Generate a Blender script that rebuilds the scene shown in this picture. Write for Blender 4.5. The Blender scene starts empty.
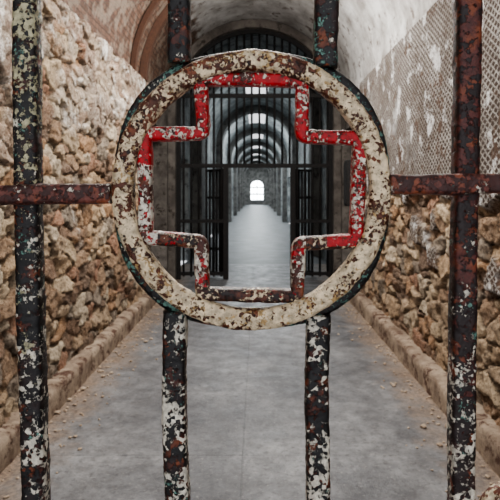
import bpy, bmesh, math, random
import numpy as np
from mathutils import Vector, noise as mn
random.seed(4); rng=np.random.default_rng(7)
S=bpy.context.scene
try:
    S.view_settings.view_transform='AgX'; S.view_settings.look='AgX - Medium High Contrast'
except Exception: pass
CZ=1.5; F=600.0; D=0.8
XL,XR=-1.5,1.42; XC=(XL+XR)/2; RV=(XR-XL)/2; SPR=2.95
YE=8.3; YG=10.4
# ---------------- node helpers ----------------
class M:
    def __init__(s,name,rough=0.8,metal=0.0):
        s.m=bpy.data.materials.new(name); s.m.use_nodes=True
        s.t=s.m.node_tree; s.t.nodes.clear()
        s.out=s.t.nodes.new('ShaderNodeOutputMaterial')
        s.b=s.t.nodes.new('ShaderNodeBsdfPrincipled')
        s.b.inputs['Roughness'].default_value=rough; s.b.inputs['Metallic'].default_value=metal
        s.t.links.new(s.b.outputs[0],s.out.inputs[0])
        s.tc=s.t.nodes.new('ShaderNodeTexCoord')
        s.co=s.tc.outputs['Object']
    def lk(s,a,b):
        if isinstance(a,(int,float)): b.default_value=a
        elif isinstance(a,(tuple,list)): b.default_value=tuple(a)+((1,) if len(a)==3 and b.type=='RGBA' else ())
        else: s.t.links.new(a,b)
    def noise(s,scale,detail=6,rough=.6,w=0,co=None,dist=0):
        n=s.t.nodes.new('ShaderNodeTexNoise'); n.noise_dimensions='4D'
        n.inputs['Scale'].default_value=scale;n.inputs['Detail'].default_value=detail
        n.inputs['Roughness'].default_value=rough;n.inputs['W'].default_value=w
        n.inputs['Distortion'].default_value=dist
        s.lk(co or s.co,n.inputs['Vector']); return n.outputs[0]
    def cell(s,scale,w=0,co=None):
        n=s.t.nodes.new('ShaderNodeTexVoronoi'); n.voronoi_dimensions='4D'
        n.inputs['Scale'].default_value=scale;n.inputs['W'].default_value=w
        s.lk(co or s.co,n.inputs['Vector'])
        x=s.t.nodes.new('ShaderNodeSeparateColor'); s.lk(n.outputs['Color'],x.inputs[0]); return x.outputs[0]
    def math(s,op,a,b=0.0,c=None):
        n=s.t.nodes.new('ShaderNodeMath'); n.operation=op
        s.lk(a,n.inputs[0]); s.lk(b,n.inputs[1])
        if c is not None: s.lk(c,n.inputs[2])
        return n.outputs[0]
    def step(s,v,a,b,lo=0.0,hi=1.0):
        n=s.t.nodes.new('ShaderNodeMapRange'); s.lk(v,n.inputs[0])
        for i,k in enumerate((a,b,lo,hi)): s.lk(k,n.inputs[i+1])
        return n.outputs[0]
    def mix(s,f,a,b,mode='MIX'):
        n=s.t.nodes.new('ShaderNodeMix'); n.data_type='RGBA'; n.blend_type=mode
        s.lk(f,n.inputs['Factor']); s.lk(a,n.inputs[6]); s.lk(b,n.inputs[7]); return n.outputs[2]
    def xyz(s):
        n=s.t.nodes.new('ShaderNodeSeparateXYZ'); s.lk(s.co,n.inputs[0]); return n.outputs
    def attr(s,name):
        n=s.t.nodes.new('ShaderNodeAttribute'); n.attribute_name=name; return n
    def bump(s,h,dist,strength=1.0,prev=None):
        n=s.t.nodes.new('ShaderNodeBump'); n.inputs['Distance'].default_value=dist; n.inputs['Strength'].default_value=strength
        s.lk(h,n.inputs['Height'])
        if prev is not None: s.lk(prev,n.inputs['Normal'])
        s.lk(n.outputs[0],s.b.inputs['Normal']); return n.outputs[0]
    def col(s,c): s.lk(c,s.b.inputs['Base Color'])

def rgb(r,g,b):
    f=lambda c:(c/255/12.92 if c/255<=.04045 else ((c/255+.055)/1.055)**2.4)
    return (f(r),f(g),f(b))

def chipped(name,under,coats,rough=.42):
    """coats: (color, threshold, zslope, seed, scale) - paint remains where noise > threshold"""
    m=M(name,rough)
    z=m.math('SUBTRACT',m.xyz()[2],1.4)
    var=m.noise(170,8,.7,w=9); var2=m.noise(40,6,.6,w=19)
    c=m.mix(m.step(var,.38,.62),tuple(x*.4 for x in under),under)
    c=m.mix(m.step(var2,.5,.62,0,.6),c,rgb(146,78,44))
    h=None
    for i,(colr,th,zs,seed,sc) in enumerate(coats):
        v=m.math('MULTIPLY',m.noise(sc*.42,3,.5,w=seed+.6),.38)
        v=m.math('ADD',v,m.math('MULTIPLY',m.noise(sc*1.7,9,.75,w=seed),.50))
        v=m.math('ADD',v,m.math('MULTIPLY',m.cell(sc*3.0,w=seed+.3),.12))
        v=m.math('ADD',v,m.math('MULTIPLY',z,zs))
        f=m.step(v,th-.005,th+.005)
        dirt=m.mix(m.step(m.noise(sc*1.7,8,.72,w=seed+5),.40,.60),tuple(x*.5 for x in colr),colr)
        dirt=m.mix(m.step(m.noise(sc*.6,6,.7,w=seed+6),.54,.66,0,.55),dirt,m.mix(.5,under,colr))
        c=m.mix(f,c,dirt)
        hh=m.math('MULTIPLY',f,.8+.2*i)
        h=hh if h is None else m.math('MAXIMUM',h,hh)
    m.col(c)
    h=m.math('ADD',h,m.math('MULTIPLY',var,.9))
    m.bump(h,.0018,1.0)
    return m.m

RUST=rgb(104,56,38); DARK=rgb(40,27,25); CREAM=rgb(236,216,182); WHITE=rgb(232,226,210); TEAL=rgb(112,156,144); RED=rgb(186,8,24); BLK=rgb(24,23,25); BRN=rgb(84,44,32)
m_ring=chipped('ring_chipped_cream_paint',rgb(96,50,30),[(DARK,.56,0,1,70),(CREAM,.467,-.10,2,62),(rgb(198,164,112),.585,0,3,90),(rgb(84,44,30),.585,.08,4,110)])
m_ringb=chipped('back_ring_dark_paint',DARK,[(BLK,.45,0,11,60),(TEAL,.545,0,12,70),(WHITE,.60,0,13,90)])
m_crossr=chipped('cross_red_paint',rgb(80,34,28),[(WHITE,.475,0,21,75),(RED,.475,0.05,22,70),(BRN,.575,0,23,120)])
m_crossl=chipped('cross_worn_paint',rgb(90,44,34),[(WHITE,.49,0,31,65),(RED,.53,.0,32,60),(BRN,.565,0,33,60)])
m_crossb=chipped('cross_rusty_dark',rgb(78,42,34),[(DARK,.52,0,41,60),(CREAM,.555,-.05,42,80),(RED,.60,0,43,90)])
m_barL=chipped('bar_dark_left',rgb(74,36,30),[(BLK,.46,0,51,45),(TEAL,.605,.05,52,70),(WHITE,.575,-.16,53,60),(rgb(196,190,156),.575,.19,54,60)])
m_barI=chipped('bar_black_white_chips',rgb(80,38,28),[(BLK,.46,0,61,40),(TEAL,.59,.05,62,80),(WHITE,.566,-.17,63,60)])
m_barR=chipped('bar_brown_right',rgb(96,46,40),[(rgb(40,26,26),.48,-.15,71,45),(TEAL,.61,-.08,72,70),(WHITE,.60,-.32,73,60)])
m_rail=chipped('rail_brown',rgb(122,68,58),[(rgb(70,36,32),.50,0,81,50),(WHITE,.59,0,82,70),(TEAL,.64,0,83,60)])

# ---------------- mesh helpers ----------------
def new_obj(name,me,parent=None,mat=None,smooth=False):
    o=bpy.data.objects.new(name,me); S.collection.objects.link(o)
    if parent: o.parent=parent
    if mat: me.materials.append(mat)
    if smooth:
        for p in me.polygons: p.use_smooth=True
    return o
def mesh(name,v,f):
    me=bpy.data.meshes.new(name); me.from_pydata(v,[],f); me.update(); return me
def boxes(name,bl,mat,parent=None,bevel=0):
    v=[];f=[]
    for (x0,x1,y0,y1,z0,z1) in bl:
        b=len(v)
        v+=[(x0,y0,z0),(x1,y0,z0),(x1,y1,z0),(x0,y1,z0),(x0,y0,z1),(x1,y0,z1),(x1,y1,z1),(x0,y1,z1)]
        f+=[tuple(b+i for i in q) for q in ((0,3,2,1),(4,5,6,7),(0,1,5,4),(1,2,6,5),(2,3,7,6),(3,0,4,7))]
    o=new_obj(name,mesh(name,v,f),parent,mat)
    if bevel:
        md=o.modifiers.new('b','BEVEL'); md.width=bevel; md.segments=2
    return o
def resample(pts,step,closed=False):
    out=[]; n=len(pts); rg=n if closed else n-1
    for i in range(rg):
        a=Vector(pts[i]); b=Vector(pts[(i+1)%n]); k=max(1,int(round((b-a).length/step)))
        for j in range(k): out.append(a+(b-a)*j/k)
    if not closed: out.append(Vector(pts[-1]))
    return out
def fillet(pts,r,closed=True,seg=5):
    out=[];n=len(pts)
    for i in range(n):
        p=Vector(pts[i])
        if not closed and i in(0,n-1): out.append(p); continue
        a=(Vector(pts[i-1])-p).normalized(); b=(Vector(pts[(i+1)%n])-p).normalized()
        s=p+a*r; e=p+b*r
        for k in range(seg+1):
            t=k/seg; out.append(s*(1-t)**2+p*2*t*(1-t)+e*t*t)
    return out
def sweep(name,pts,w,d,mat,parent=None,closed=False,step=.0025,ns=28,ex=4.0,amp=.0009,seed=0,mats=None,matf=None):
    """sweep rounded-square section along path lying in a plane y=const"""
    P=resample([Vector(p) for p in pts],step,closed); n=len(P); v=[];f=[]
    for i,p in enumerate(P):
        a=P[(i-1)%n] if closed or i>0 else p; b=P[(i+1)%n] if closed or i<n-1 else p
        t=(b-a).normalized(); nn=Vector((t.z,0,-t.x)); bb=Vector((0,1,0))
        for k in range(ns):
            th=2*math.pi*(k+.5)/ns; c=math.cos(th); s=math.sin(th)
            u=math.copysign(abs(c)**(2/ex),c); q=math.copysign(abs(s)**(2/ex),s)
            dr=nn*u*w/2+bb*q*d/2; pos=p+dr
            s0=Vector((seed,0,0))
            nz=mn.noise(pos*55+s0)*1.0+mn.noise(pos*150+s0)*.8+mn.noise(pos*18+s0)*1.2
            if amp: pos=pos+dr.normalized()*nz*amp
            v.append(pos)
    m=n if closed else n-1
    for i in range(m):
        j=(i+1)%n
        for k in range(ns):
            l=(k+1)%ns; f.append((i*ns+k,i*ns+l,j*ns+l,j*ns+k))
    if not closed:
        f.append(tuple(range(ns))[::-1]); f.append(tuple((n-1)*ns+k for k in range(ns)))
    me=mesh(name,v,f)
    o=new_obj(name,me,parent,mat,True)
    if mats:
        for mm in mats: me.materials.append(mm)
        for p in me.polygons: p.material_index=matf(p.center)
    return o
def G(u,v,y=D): return Vector(((u-257)*D/F,y,CZ+(192-v)*D/F))
PX=D/F
# ---------------- iron gate ----------------
gate=bpy.data.objects.new('iron_gate',None); S.collection.objects.link(gate)
ringpts=[G(251.5+126.5*math.cos(a),190+127*math.sin(a),D-.012) for a in np.linspace(0,2*math.pi,200,endpoint=False)]
sweep('cross_ring',ringpts,21*PX,20*PX,m_ring,gate,True,ex=3.2,amp=.0011,seed=1)
def sup(a,r,e): 
    c,s=math.cos(a),math.sin(a); return (r*math.copysign(abs(c)**(2/e),c), r*math.copysign(abs(s)**(2/e),s))
rb=[]
for a in np.linspace(0,2*math.pi,240,endpoint=False):
    x,y=sup(a,131,2.5); rb.append(G(251.5+x,190+y*1.0,D+.024))
sweep('back_ring',rb,20*PX,26*PX,m_ringb,gate,True,ex=4,seed=2)
cr=[(201,80),(302,82),(301,137),(359,139),(355,240),(298,243),(297,295),(203,293),(202,241),(147,237),(146,135),(204,134)]
cp=fillet([G(u,v,D-.006) for u,v in cr],.007)
def cmf(c):
    u=257+c.x/PX; v=192-(c.z-CZ)/PX
    if v<150: return 0
    if v>285: return 2
    if v>233: 
        if u<215: return 2 if v<246 and u<200 and u>160 else 1
        if u>305: return 0 if u>325 and v<245 else 2
        return 1
    if u<160: return 1 if 165<v else 0
    return 0
sweep('medical_cross_outline',cp,14*PX,19*PX,m_crossr,gate,True,step=.002,ex=3.6,amp=.0010,seed=3,mats=[m_crossl,m_crossb],matf=cmf)
def bar(name,u0,v0,u1,v1,w,mat,dy=0.004,seed=0,wob=1.2,d=None):
    pts=[]; n=14
    for i in range(n+1):
        t=i/n; pts.append(G(u0+(u1-u0)*t+(wob*math.sin(t*9+seed) if abs(v1-v0)>abs(u1-u0) else 0),v0+(v1-v0)*t+(wob*.6*math.sin(t*7+seed) if abs(v1-v0)<=abs(u1-u0) else 0),D+dy))
    return sweep(name,pts,w*PX,(d or w)*PX,mat,gate,False,seed=seed,step=.003,amp=.0012)
bar('bar_1',14,-500,34,600,25,m_barL,.012,5)
bar('bar_2',179,-500,177,62,23,m_barI,.012,6)
bar('bar_3',328,-500,326,66,25,m_barI,.012,7)
bar('bar_4',173,312,177,600,24,m_barI,.012,8)
bar('bar_5',319,316,317,600,24,m_barI,.012,9)
bar('bar_6',474,-500,464,600,25,m_barR,.012,10)
bar('rail_left',-130,197,113,194,20,m_rail,-.008,12)
bar('rail_right',388,184,640,183,20,m_rail,-.008,13)
# remainder of the gate beyond the photo
for k,(u) in enumerate((-120,622)): bar('bar_outer_%d'%k,u,-500,u,600,25,m_barR,.012,14+k)
bar('rail_top',-130,-500,640,-500,24,m_rail,-.0,16)
bar('rail_bottom',-130,600,640,600,24,m_rail,-.0,17)
m_scroll=chipped('scroll_cream',RUST,[(CREAM,.45,0,91,60)])
sc=[G(512+35*math.cos(a),517+35*math.sin(a),D-.01) for a in np.linspace(0,2*math.pi,60,endpoint=False)]
sweep('scroll_ring',sc,10*PX,12*PX,m_scroll,gate,True,seed=18)
fr=[]
for x0,x1 in ((-1.46,-1.42),(-.545,-.505),(.50,.54),(1.34,1.38)): fr.append((x0,x1,.79,.83,0,2.9))
for z in (.1,.95,1.5,2.4): fr+= [(-1.42,-.545,.8,.82,z,z+.03),(.54,1.34,.8,.82,z,z+.03)]
for i in range(5):
    x=-1.3+i*.15; fr.append((x,x+.03,.8,.82,.1,2.4)); x=.66+i*.14; fr.append((x,x+.03,.8,.82,.1,2.4))
boxes('fixed_frame',fr,m_barR,gate,.003)

# ---------------- stone walls ----------------
def vnoise(x,y,seed):
    r=np.random.default_rng(seed).random((256,256)); xi=np.floor(x).astype(int); yi=np.floor(y).astype(int)
    fx=x-xi; fy=y-yi; fx=fx*fx*(3-2*fx); fy=fy*fy*(3-2*fy); a=xi&255;b=yi&255;a1=(a+1)&255;b1=(b+1)&255
    return (r[a,b]*(1-fx)+r[a1,b]*fx)*(1-fy)+(r[a,b1]*(1-fx)+r[a1,b1]*fx)*fy
def fbm(x,y,seed,o=4,rough=.5):
    s=0;a=1;t=0
    for i in range(o): s=s+a*vnoise(x*2**i+17*i,y*2**i+5*i,seed+i); t+=a; a*=rough
    return s/t
def ss(a,b,x): t=np.clip((x-a)/(b-a),0,1); return t*t*(3-2*t)
def stones(Y,Z,seed,cw,ch):
    u=Y/cw+ (fbm(Y*4,Z*4,seed+50,3)-.5)*.8+(fbm(Y*20,Z*20,seed+52,2)-.5)*.18; v=Z/ch+(fbm(Y*3.5,Z*5,seed+60,3)-.5)*1.3+(fbm(Y*20,Z*20,seed+54,2)-.5)*.22
    R=np.random.default_rng(seed); jx=R.random((128,128));jy=R.random((128,128));wt=R.random((128,128));idr=R.random((128,128))
    cv=np.floor(v).astype(int)
    F1=np.full(u.shape,9.);F2=np.full(u.shape,9.);ID=np.zeros(u.shape); DX=np.zeros(u.shape); DY=np.zeros(u.shape)
    for dv in(-1,0,1):
        rv=cv+dv; off=(rv&1)*.5; cu=np.floor(u-off).astype(int)
        for du in(-2,-1,0,1,2):
            ru=cu+du; a=ru&127;b=rv&127
            px=ru+off+.1+.8*jx[a,b]; py=rv+.2+.6*jy[a,b]
            ax=np.abs(u-px); ay=np.abs(v-py)*.95
            d=.45*np.sqrt(ax**2+ay**2)+.55*np.maximum(ax,ay)-wt[a,b]*.36
            lt=d<F1; F2=np.where(lt,F1,np.minimum(F2,d)); ID=np.where(lt,idr[a,b],ID); DX=np.where(lt,u-px,DX); DY=np.where(lt,v-py,DY); F1=np.where(lt,d,F1)
    return F2-F1,ID,DX,DY
pal=np.array([rgb(190,162,130),rgb(164,134,106),rgb(210,188,158),rgb(138,108,86),rgb(168,124,98),rgb(192,168,140),rgb(112,88,72),rgb(152,140,126),rgb(218,202,178),rgb(178,138,102)])
def stone_wall(name,X,sgn,y0,y1,z1,seed,plaster):
    st=.0135; ny=int((y1-y0)/st); nz=int(z1/st)
    Y,Z=np.meshgrid(np.linspace(y0,y1,ny),np.linspace(0,z1,nz),indexing='ij')
    d,ID,DX,DY=stones(Y,Z,seed,.27,.125)
    body=ss(.0,.12,d)
    fine=fbm(Y*18,Z*18,seed+5,4,.6); fine2=fbm(Y*60,Z*60,seed+9,2,.6)
    tilt=((ID*13.7)%1-.5)*DX*.05+((ID*31.1)%1-.5)*DY*.06
    facet=np.abs(fbm(Y*9,Z*11,seed+77,2)-.5)*.05
    h=body*(.020+.032*((ID*7.3)%1)+tilt)+(fine-.5)*.028-facet+(fine2-.5)*.010+(fbm(Y*1.2,Z*1.2,seed+3,2)-.5)*.05
    idx=(ID*997).astype(int)%len(pal); col=pal[idx]
    mort=np.array(rgb(134,112,92)); 
    k=ss(.0,.06,d)[...,None]; col=mort*(1-k)+col*k
    cav=ss(.50,.60,fbm(Y*6,Z*10,seed+88,3))[...,None]*(1-ss(.0,.12,d)[...,None]); col=col*(1-.85*cav); h=h-cav[...,0]*.04  # gap shade darkened into the stone colour, on top of deeper relief
    if plaster:
        edge=1.47+(fbm(Y*2.5,Z*2.5,seed+30,4)-.5)*.28
        pm=ss(-.012,.012,Z-edge)
        left=ss(.60,.63,fbm(Y*1.7,Z*2.6,seed+31,4))*(Z>.9)
        pm=np.maximum(pm,left*.9)
        h=h*(1-pm)+pm*(.052+(fbm(Y*3,Z*3,seed+33,3)-.5)*.02)
    else:
        edge=fbm(Y*2.2,Z*2.2,seed+30,5,.6)+(Z-2.2)*.22
        pm=ss(.50,.60,edge)*.65
        big=ss(.56,.60,fbm(Y*1.1,Z*1.4,seed+41,4)+(Z-2.4)*.34)
        h=h*(1-pm*.35)+pm*.010; h=h*(1-big*.65)+big*.04
        pm=np.maximum(pm,big)
    m=np.clip(pm,0,1)
    co=np.stack([X+sgn*h,Y,Z],-1).reshape(-1,3).astype(np.float32)
    i=np.arange(ny*nz).reshape(ny,nz)
    q=np.stack([i[:-1,:-1],i[1:,:-1],i[1:,1:],i[:-1,1:]],-1).reshape(-1,4)
    if sgn>0: q=q[:,::-1]
    q=q.astype(np.int32)
    me=bpy.data.meshes.new(name); me.vertices.add(len(co)); me.vertices.foreach_set('co',co.ravel())
    me.loops.add(q.size); me.loops.foreach_set('vertex_index',q.ravel())
    me.polygons.add(len(q)); me.polygons.foreach_set('loop_start',np.arange(0,q.size,4,dtype=np.int32))
    me.update(calc_edges=True); me.validate()
    a=me.attributes.new('stone','FLOAT_COLOR','POINT'); a.data.foreach_set('color',np.concatenate([col.reshape(-1,3),np.ones((ny*nz,1))],1).astype(np.float32).ravel())
    a=me.attributes.new('plaster','FLOAT','POINT'); a.data.foreach_set('value',m.ravel().astype(np.float32))
    return new_obj(name,me,None,None,True)
def stone_mat(name,plaster_hatch):
    m=M(name,.92)
    st=m.attr('stone').outputs['Color']; pl=m.attr('plaster').outputs['Fac']
    n1=m.noise(14,10,.7,w=1); n2=m.noise(60,8,.7,w=2)
    c=m.mix(m.step(n1,.38,.58),m.mix(.6,st,(.085,.056,.038)),st)
    c=m.mix(m.step(n2,.46,.66,0,.6),c,m.mix(.6,c,rgb(224,208,186)))
    c=m.mix(m.step(n2,.37,.46,.8,0),c,rgb(44,31,25))
    c=m.mix(m.step(m.noise(26,9,.75,w=22),.35,.43,.7,0),c,rgb(60,42,32))
    x=m.xyz()
    # darker brown towards the foot of the wall
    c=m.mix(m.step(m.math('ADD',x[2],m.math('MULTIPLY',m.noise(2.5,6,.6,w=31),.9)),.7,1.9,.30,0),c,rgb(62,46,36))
    if plaster_hatch:
        wob=m.math('MULTIPLY',n1,.04)
        a=m.math('SINE',m.math('MULTIPLY',m.math('ADD',m.math('ADD',x[1],m.math('MULTIPLY',x[2],1.5)),wob),84))
        b=m.math('SINE',m.math('MULTIPLY',m.math('ADD',m.math('SUBTRACT',x[1],m.math('MULTIPLY',x[2],1.5)),wob),84))
        ht=m.math('MAXIMUM',a,b)
        hatch=m.step(m.math('ADD',ht,m.math('MULTIPLY',m.math('SUBTRACT',n2,.5),4)),.35,1.0)
        reg=m.step(m.math('ADD',m.noise(1.5,5,.6,w=5),m.math('MULTIPLY',m.math('SUBTRACT',x[1],7),-.05)),.42,.46)
        pc=m.mix(m.step(m.noise(3,8,.65,w=7),.40,.60),rgb(112,106,102),rgb(190,190,188))
        pc2=m.mix(hatch,rgb(74,58,48),m.mix(m.step(m.noise(2.4,8,.7,w=17),.4,.6),rgb(142,134,126),rgb(206,202,196)))
        pc=m.mix(reg,pc,pc2)
        pc=m.mix(m.step(m.noise(3.6,9,.74,w=8),.55,.575),pc,m.mix(m.step(n2,.3,.5),rgb(150,140,130),rgb(240,240,240)))
        pc=m.mix(m.step(m.noise(3.3,9,.74,w=18),.555,.585),pc,rgb(98,74,58))
        pc=m.mix(m.step(m.noise(16,9,.75,w=28),.56,.61,0,.85),pc,rgb(82,64,52))
        hb=m.math('MULTIPLY',m.math('MULTIPLY',hatch,reg),pl)
    else:
        pc=m.mix(m.step(m.noise(9,10,.75,w=7),.42,.60),rgb(130,108,92),rgb(204,192,178))
        pc=m.mix(m.step(m.noise(5,9,.7,w=8),.54,.59),pc,rgb(232,228,222))
        pc=m.mix(m.step(n2,.40,.50,.75,0),pc,rgb(78,60,50))
        hb=0.0
    c=m.mix(pl,c,pc)
    m.col(c)
    m.bump(m.math('ADD',m.math('ADD',m.math('MULTIPLY',n2,.6),n1),m.math('MULTIPLY',hb,.4)),.024,1.0)
    return m.m
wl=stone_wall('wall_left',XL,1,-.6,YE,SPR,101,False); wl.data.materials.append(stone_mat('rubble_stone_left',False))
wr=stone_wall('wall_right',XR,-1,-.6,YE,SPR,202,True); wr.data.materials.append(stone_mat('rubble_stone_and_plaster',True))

# ---------------- plaster & concrete mats ----------------
def plaster_mat(name,a,b,dirt,sc=2.5,rough=.9):
    m=M(name,rough); c=m.mix(m.step(m.noise(sc,8,.65),.38,.62),a,b)
    c=m.mix(m.step(m.noise(sc*2.2,9,.7,w=4),.55,.62),c,dirt); m.col(c)
    m.bump(m.noise(sc*8,8,.65,w=2),.01,.6); return m.m
m_cell=plaster_mat('cellblock_plaster',rgb(104,108,110),rgb(186,192,192),rgb(56,54,52))
m_rib=plaster_mat('cellblock_rib_stone',rgb(76,75,74),rgb(126,125,122),rgb(46,42,40))
m_pier=plaster_mat('pier_plaster',rgb(78,72,68),rgb(120,114,108),rgb(50,42,36),4)
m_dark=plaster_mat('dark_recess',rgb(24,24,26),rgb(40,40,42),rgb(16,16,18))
m_iron=M('grille_iron',.75,0); m_iron.col(m_iron.mix(m_iron.step(m_iron.noise(30,5),.45,.6),rgb(14,14,16),rgb(34,28,26))); m_iron=m_iron.m
# concrete floor
m=M('worn_concrete_floor',.5); x=m.xyz()
c=m.mix(m.step(m.noise(1.3,9,.65),.36,.64),rgb(86,88,92),rgb(140,141,143))
c=m.mix(m.step(m.noise(7,10,.72,w=3),.42,.60),m.mix(.5,c,rgb(54,54,58)),c)
c=m.mix(m.step(m.noise(30,9,.75,w=13),.40,.48,.6,0),c,rgb(56,56,60))
c=m.mix(m.step(m.noise(50,6,.7,w=4),.56,.66,0,.4),c,rgb(186,182,176))
ed=m.math('ADD',m.math('ABSOLUTE',m.math('ADD',x[0],.04)),m.math('MULTIPLY',m.math('SUBTRACT',m.noise(4,8,.7,w=6),.5),.8))
c=m.mix(m.step(ed,1.0,1.36,0,.8),c,m.mix(m.step(m.noise(40,8,.75,w=8),.4,.6),rgb(84,64,50),rgb(170,148,126)))
m.col(c); m.lk(m.step(m.noise(5,7,.7,w=9),.35,.65,.3,.65),m.b.inputs['Roughness'])
m.bump(m.math('ADD',m.noise(12,9,.7,w=2),m.math('MULTIPLY',m.noise(90,5,.7,w=3),.25)),.010,.8)
m_floor=m.m
m=M('curb_concrete',.85); c=m.mix(m.step(m.noise(5,9,.7),.38,.62),rgb(108,90,76),rgb(172,156,138))
c=m.mix(m.step(m.noise(9,9,.7,w=5),.52,.59),c,rgb(82,56,44)); m.col(c); m.bump(m.noise(25,9,.75,w=3),.02,1.0); m_curb=m.m
# floor slabs
sl=[]; ys=[-1.6,3.42,12.5]
for i in range(len(ys)-1):
    for (a,b) in ((XL-.05,-.08),(-.08,XR+.05)):
        sl.append((a+.003,b-.003,ys[i]+.0008,ys[i+1]-.0008,-.12,0))
sl.append((XL-.06,XR+.06,-1.6,12.5,-.2,-.006))
boxes('floor',sl,m_floor,None,.002)
def curb(name,x0,x1):
    st=.03; ys_=np.arange(-.6,YE+.02,st); v=[];f=[]; s=1 if x1>x0 else -1
    prof=[(0,0),(0,.06),(0,.12),(.006,.158),(.03,.17),(.08,.172),(abs(x1-x0),.172)]
    for y in ys_:
        for (dx,z) in prof:
            nz=mn.noise(Vector((y*3,z*9,x0*5)))*.010+mn.noise(Vector((y*13,z*20,x0*5)))*.008
            v.append((x0+s*dx+nz*(1 if dx<abs(x1-x0) else 0),y,max(0,z+(nz*.5 if z>.1 else 0))))
    n=len(prof)
    for i in range(len(ys_)-1):
        for k in range(n-1):
            q=(i*n+k,i*n+k+1,(i+1)*n+k+1,(i+1)*n+k); f.append(q if s>0 else q[::-1])
    f.append(tuple(range(n))); f.append(tuple((len(ys_)-1)*n+k for k in range(n)))
    return new_obj(name,mesh(name,v,f),None,m_curb,True)
curb('baseboard_left',-1.36,XL-.03); curb('baseboard_right',1.27,XR+.03)
# ---------------- vault ----------------
def vault(name,xc,R,spr,y0,y1,holes,mat,th=.0,dy=.1):
    ny=int(round((y1-y0)/dy)); nt=40; v=[];f=[]
    for i in range(ny+1):
        for k in range(nt+1):
            a=math.pi*k/nt; y=y0+(y1-y0)*i/ny
            r=R+(mn.noise(Vector((math.cos(a)*2,y*1.2,math.sin(a)*2)))*.012)
            v.append((xc+r*math.cos(a),y,spr+r*math.sin(a)))
    for i in range(ny):
        yc=y0+(y1-y0)*(i+.5)/ny
        for k in range(nt):
            ac=180*(k+.5)/nt
            if abs(ac-90)<14 and any(h0<yc<h1 for h0,h1 in holes): continue
            f.append((i*(nt+1)+k,(i+1)*(nt+1)+k,(i+1)*(nt+1)+k+1,i*(nt+1)+k+1))
    return new_obj(name,mesh(name,v,f),None,mat,True)
m=M('vault_brick_and_plaster',.9); x=m.xyz()
br=m.t.nodes.new('ShaderNodeTexBrick'); cx=m.t.nodes.new('ShaderNodeCombineXYZ'); m.lk(x[1],cx.inputs[0]); m.lk(x[2],cx.inputs[1]); m.lk(cx.outputs[0],br.inputs[0])
br.inputs['Scale'].default_value=4.5; br.inputs['Color1'].default_value=rgb(104,76,60)+(1,); br.inputs['Color2'].default_value=rgb(78,54,42)+(1,); br.inputs['Mortar'].default_value=rgb(50,40,34)+(1,)
pc=m.mix(m.step(m.noise(2.5,9,.7),.38,.62),rgb(150,146,142),rgb(216,216,214)); pc=m.mix(m.step(m.noise(5,9,.7,w=3),.56,.6),pc,rgb(114,102,94))
f_=m.step(m.math('ADD',m.math('ADD',x[0],.95),m.math('MULTIPLY',m.math('SUBTRACT',m.noise(3,6,.7,w=6),.5),1.0)),-.05,.05)
m.col(m.mix(f_,m.mix(m.step(m.noise(6,9,.7,w=12),.48,.56,0,.7),br.outputs[0],rgb(128,116,104)),pc)); m.bump(m.math('ADD',m.noise(12,8,.7,w=2),m.math('MULTIPLY',br.outputs['Fac'],-.3)),.02,.8)
nearh=[(2.4,4.0),(5.4,7.0)]
vault('ceiling',XC,RV+.03,SPR,-.6,YG+.1,nearh,m.m)
cellh=[(15.3+8*i,19.7+8*i) for i in range(7)]
CR=1.5; CS=3.2; CY1=70
vault('ceiling_cellblock',0,CR,CS,YG+.1,CY1,cellh,m_cell,dy=.25)
m_tim=M('arch_timber',.8); m_tim.col(m_tim.mix(m_tim.noise(20,7,.7),rgb(34,20,16),rgb(96,62,42))); m_tim=m_tim.m
def arch(name,xc,R,spr,y,w,d,mat,a0=0,a1=180,legs=0,parent=None):
    v=[];f=[];P=[]
    if legs: P.append((R,-legs))
    n=40
    for i in range(n+1):
        a=math.radians(a0+(a1-a0)*i/n); P.append((R*math.cos(a),R*math.sin(a)))
    if legs: P.append((-R,-legs))
    for (px,pz) in P:
        if pz<0: nx,nz=(1 if px>0 else -1),0
        else:
            l=math.hypot(px,pz); nx,nz=px/l,pz/l
        for (r,yy) in ((0,y),(0,y+w),(-d,y+w),(-d,y)): v.append((xc+px+nx*r,yy,spr+pz+nz*r))
    for i in range(len(P)-1):
        for k in range(4): l=(k+1)%4; f.append((i*4+k,i*4+l,(i+1)*4+l,(i+1)*4+k))
    f.append((0,1,2,3)); f.append(tuple((len(P)-1)*4+k for k in(3,2,1,0)))
    me=mesh(name,v,f); bm=bmesh.new(); bm.from_mesh(me); bmesh.ops.recalc_face_normals(bm,faces=bm.faces); bm.to_mesh(me); bm.free()
    return new_obj(name,me,parent,mat)
arch('timber_arch',XC,RV+.02,SPR,7.75,.12,.09,m_tim,95,180)
arch('timber_arch',XC,RV+.02,SPR,7.2,.08,.06,m_tim,95,180)
arch('trim_1',XC,RV+.02,SPR,YG-.25,.3,.14,m_pier,legs=SPR)
for i in range(7): arch('trim_%d'%(i+2),0,CR+.01,CS,14+8*i,.9,.22,m_rib,legs=CS)
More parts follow.
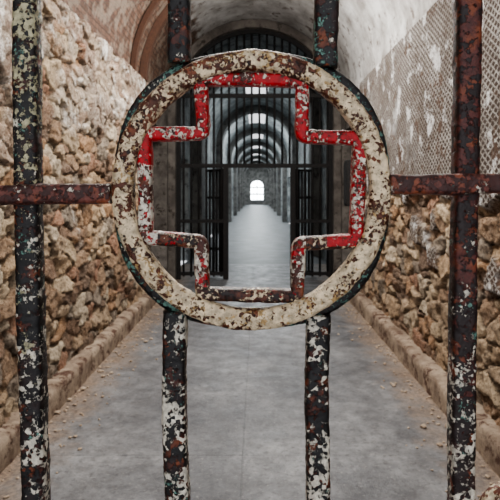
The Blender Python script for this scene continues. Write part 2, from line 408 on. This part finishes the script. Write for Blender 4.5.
# ---------------- lobby side walls with doorways ----------------
def side(xw,s,y0,y1,doors,h,dh,dw,mat,name,th=.5):
    b=[]; c=y0
    f=lambda a,bb,z0,z1,t0=0,t1=th: (min(xw+s*t0,xw+s*t1),max(xw+s*t0,xw+s*t1),a,bb,z0,z1)
    for d in doors:
        b.append(f(c,d,0,h)); b.append(f(d,d+dw,dh,h)); c=d+dw
    b.append(f(c,y1,0,h)); o=boxes(name,b,mat)
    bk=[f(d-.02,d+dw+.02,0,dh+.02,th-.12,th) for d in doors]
    boxes(name+'_recess',bk,m_dark,o)  # near-black backs stand in for the shade inside the doorways
    return o
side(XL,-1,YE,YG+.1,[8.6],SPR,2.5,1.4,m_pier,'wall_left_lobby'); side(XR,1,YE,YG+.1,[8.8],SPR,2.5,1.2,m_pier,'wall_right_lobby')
dd=[11.4+4*i for i in range(14)]
side(-CR,-1,YG+.1,CY1,dd,CS,2.2,1.7,m_cell,'wall_left_cellblock'); side(CR,1,YG+.1,CY1,dd,CS,2.2,1.7,m_cell,'wall_right_cellblock')
m=M('cellblock_floor_concrete',.5); m.col(m.mix(m.step(m.noise(2,8,.65),.35,.65),rgb(52,55,58),rgb(98,102,104))); m.bump(m.noise(8,7,.6),.02,.6)
boxes('floor_cellblock',[(-1.52,1.52,12.5,CY1,-.2,0)],m.m)
def arched_wall(name,y,t,xo0,xo1,top,xc,hw,bot,spr,mat):
    v=[];f=[];n=48;b=[]
    xs=sorted(set([xo0,xo1,xc-hw,xc+hw]+[xc-hw*math.cos(math.pi*i/n) for i in range(1,n)]))
    for a,c in zip(xs[:-1],xs[1:]):
        mm=(a+c)/2
        if abs(mm-xc)<hw:
            z=spr+math.sqrt(max(0,hw*hw-(mm-xc)**2))
            if bot>0: b.append((a,c,y,y+t,0,bot))
            b.append((a,c,y,y+t,z,top))
        else: b.append((a,c,y,y+t,0,top))
    return boxes(name,b,mat)
arched_wall('wall_divider',YG+.1,.3,-2,2,5.2,XC,RV,0,SPR,m_pier)
arched_wall('wall_far',CY1,.3,-2,2,5.2,0,.72,.6,2.1,m_rib)
win=bpy.data.objects.new('window_1',None); S.collection.objects.link(win)
mg=M('frosted_daylight_glass',.3); mg.col((.9,.95,1)); mg.b.inputs['Emission Color'].default_value=(.9,.96,1,1); mg.b.inputs['Emission Strength'].default_value=12; 
boxes('glass',[(-.8,.8,CY1+.18,CY1+.2,.55,2.9)],mg.m,win)
boxes('muntins',[(-.05,.05,CY1+.08,CY1+.14,.6,2.8)]+[(x-.03,x+.03,CY1+.08,CY1+.14,.6,2.1) for x in(-.4,.4)]+[(-.72,.72,CY1+.08,CY1+.14,z-.08,z+.08) for z in(1.25,2.05)],m_iron,win)
# ---------------- far barred grille ----------------
gr=bpy.data.objects.new('barred_partition',None); S.collection.objects.link(gr)
def cyls(name,segs,r,mat,parent,n=8):
    v=[];f=[]
    for a,b in segs:
        a=Vector(a);b=Vector(b);t=(b-a).normalized(); u=t.orthogonal().normalized(); w=t.cross(u); o=len(v)
        for p in(a,b):
            for k in range(n): th=2*math.pi*k/n; v.append(p+u*r*math.cos(th)+w*r*math.sin(th))
        for k in range(n): l=(k+1)%n; f.append((o+k,o+l,o+n+l,o+n+k))
        f.append(tuple(o+k for k in range(n))[::-1]); f.append(tuple(o+n+k for k in range(n)))
    return new_obj(name,mesh(name,v,f),parent,mat,True)
yg=YG-.1; segs=[]; ox0,ox1=-.52,.60; dz=1.95
R2=RV-.14
x=XC-R2+.1
while x<XC+R2-.05:
    zt=SPR+math.sqrt(max(0,R2*R2-(x-XC)**2))
    zb=dz if ox0<x<ox1 else .05
    segs.append(((x,yg,zb),(x,yg,zt))); x+=.13
cyls('bars',segs,.019,m_iron,gr)
rl=[(XC-R2,XC+R2,yg-.025,yg+.025,z-.035,z+.035) for z in(dz,3.15)]
rl+=[(XC-R2,ox0,yg-.02,yg+.02,z-.03,z+.03) for z in(.1,1.0)]+[(ox1,XC+R2,yg-.02,yg+.02,z-.03,z+.03) for z in(.1,1.0)]
rl+=[(ox0-.06,ox0+.03,yg-.03,yg+.03,0,dz),(ox1-.03,ox1+.06,yg-.03,yg+.03,0,dz),(XC-R2-.02,XC-R2+.05,yg-.03,yg+.03,0,SPR),(XC+R2-.05,XC+R2+.02,yg-.03,yg+.03,0,SPR)]
boxes('rails',rl,m_iron,gr)
arch('arched_head',XC,R2+.02,SPR,yg-.03,.06,.07,m_iron,parent=gr)
for side_,xh in (('l',ox0),('r',ox1)):
    s=-1 if side_=='l' else 1
    L=[];
    for i in range(7):
        t=i*.085; L.append(((xh+s*t*.75,yg+.08+t*.66,.05),(xh+s*t*.75,yg+.08+t*.66,1.9)))
    for z in(.08,.5,1.0,1.4,1.88): L.append(((xh,yg+.08,z),(xh+s*.51*.75,yg+.08+.51*.66,z)))
    cyls('leaf_'+side_,L,.022,m_iron,gr)
# electrical cabinet on right lobby wall
cb=bpy.data.objects.new('wall_cabinet',None); S.collection.objects.link(cb)
boxes('box',[(XR-.16,XR,8.4,8.68,1.3,1.95)],m_iron,cb,.01); boxes('door',[(XR-.17,XR-.155,8.42,8.66,1.33,1.92)],m_dark,cb,.004)
# rubble
v=[];f=[]
for i in range(520):
    s=random.choice((-1,1)); y=random.uniform(1.5,8.2); t=abs(random.gauss(0,.14))
    x=(-1.35+t) if s<0 else (1.26-t); r=random.uniform(.004,.014)*(1.6 if random.random()<.08 else 1)
    bm=bmesh.new(); bmesh.ops.create_icosphere(bm,subdivisions=1,radius=r); o=len(v)
    for q in bm.verts: v.append((x+q.co.x*random.uniform(.7,1.5),y+q.co.y*random.uniform(.7,1.5),r*.5+q.co.z*.65))
    for q in bm.faces: f.append(tuple(o+w.index for w in q.verts))
    bm.free()
m=M('rubble_chips',.9); m.col(m.mix(m.noise(9,3),rgb(110,84,62),rgb(206,192,174)))
new_obj('rubble_debris',mesh('rubble_debris',v,f),None,m.m)
# ---------------- lights ----------------
def area(name,loc,sx,sy,p,col=(1,1,1),rot=(0,0,0)):
    l=bpy.data.lights.new(name,'AREA'); l.shape='RECTANGLE'; l.size=sx;l.size_y=sy;l.energy=p;l.color=col
    o=bpy.data.objects.new(name,l); o.location=loc; o.rotation_euler=rot; S.collection.objects.link(o); return o
for i,(a,b) in enumerate(nearh): area('added_skylight_%d'%(i+1),(XC,(a+b)/2,SPR+RV-.02),.7,b-a,(125,165)[i],(1,.955,.895))  # openings out of view, added to light the near corridor
for i,(a,b) in enumerate(cellh): area('added_skylight_%d'%(i+3),(0,(a+b)/2,CS+CR+.02),.7,b-a,(110 if i<1 else 290),(.91,.97,1))
# fill light added out of view to brighten the vault; fixture made up
lamp=bpy.data.objects.new('vault_fill_light',None); S.collection.objects.link(lamp)
cyls('rod',[((XC,7.35,4.14),(XC,7.35,SPR+RV+.02))],.012,m_iron,lamp)
cyls('socket',[((XC,7.35,4.08),(XC,7.35,4.15))],.035,m_iron,lamp,16)
pl=bpy.data.lights.new('fill_point','POINT'); pl.energy=60; pl.shadow_soft_size=.05; pl.color=(1,.97,.93)
po=bpy.data.objects.new('fill_point',pl); po.location=(XC,7.35,4.02); po.parent=lamp; S.collection.objects.link(po)
w=bpy.data.worlds.new('overcast_sky'); S.world=w; w.use_nodes=True
w.node_tree.nodes['Background'].inputs[0].default_value=(.95,.96,1,1); w.node_tree.nodes['Background'].inputs[1].default_value=1.4
# ---------------- camera ----------------
c=bpy.data.cameras.new('camera'); co=bpy.data.objects.new('camera',c); S.collection.objects.link(co); S.camera=co
co.location=(0,0,CZ); co.rotation_euler=(math.pi/2,0,0); c.sensor_width=36; c.lens=36*F/500
c.shift_x=-7/500; c.shift_y=-58/500; c.clip_start=.05; c.clip_end=200
c.dof.use_dof=True; c.dof.focus_distance=D; c.dof.aperture_fstop=20
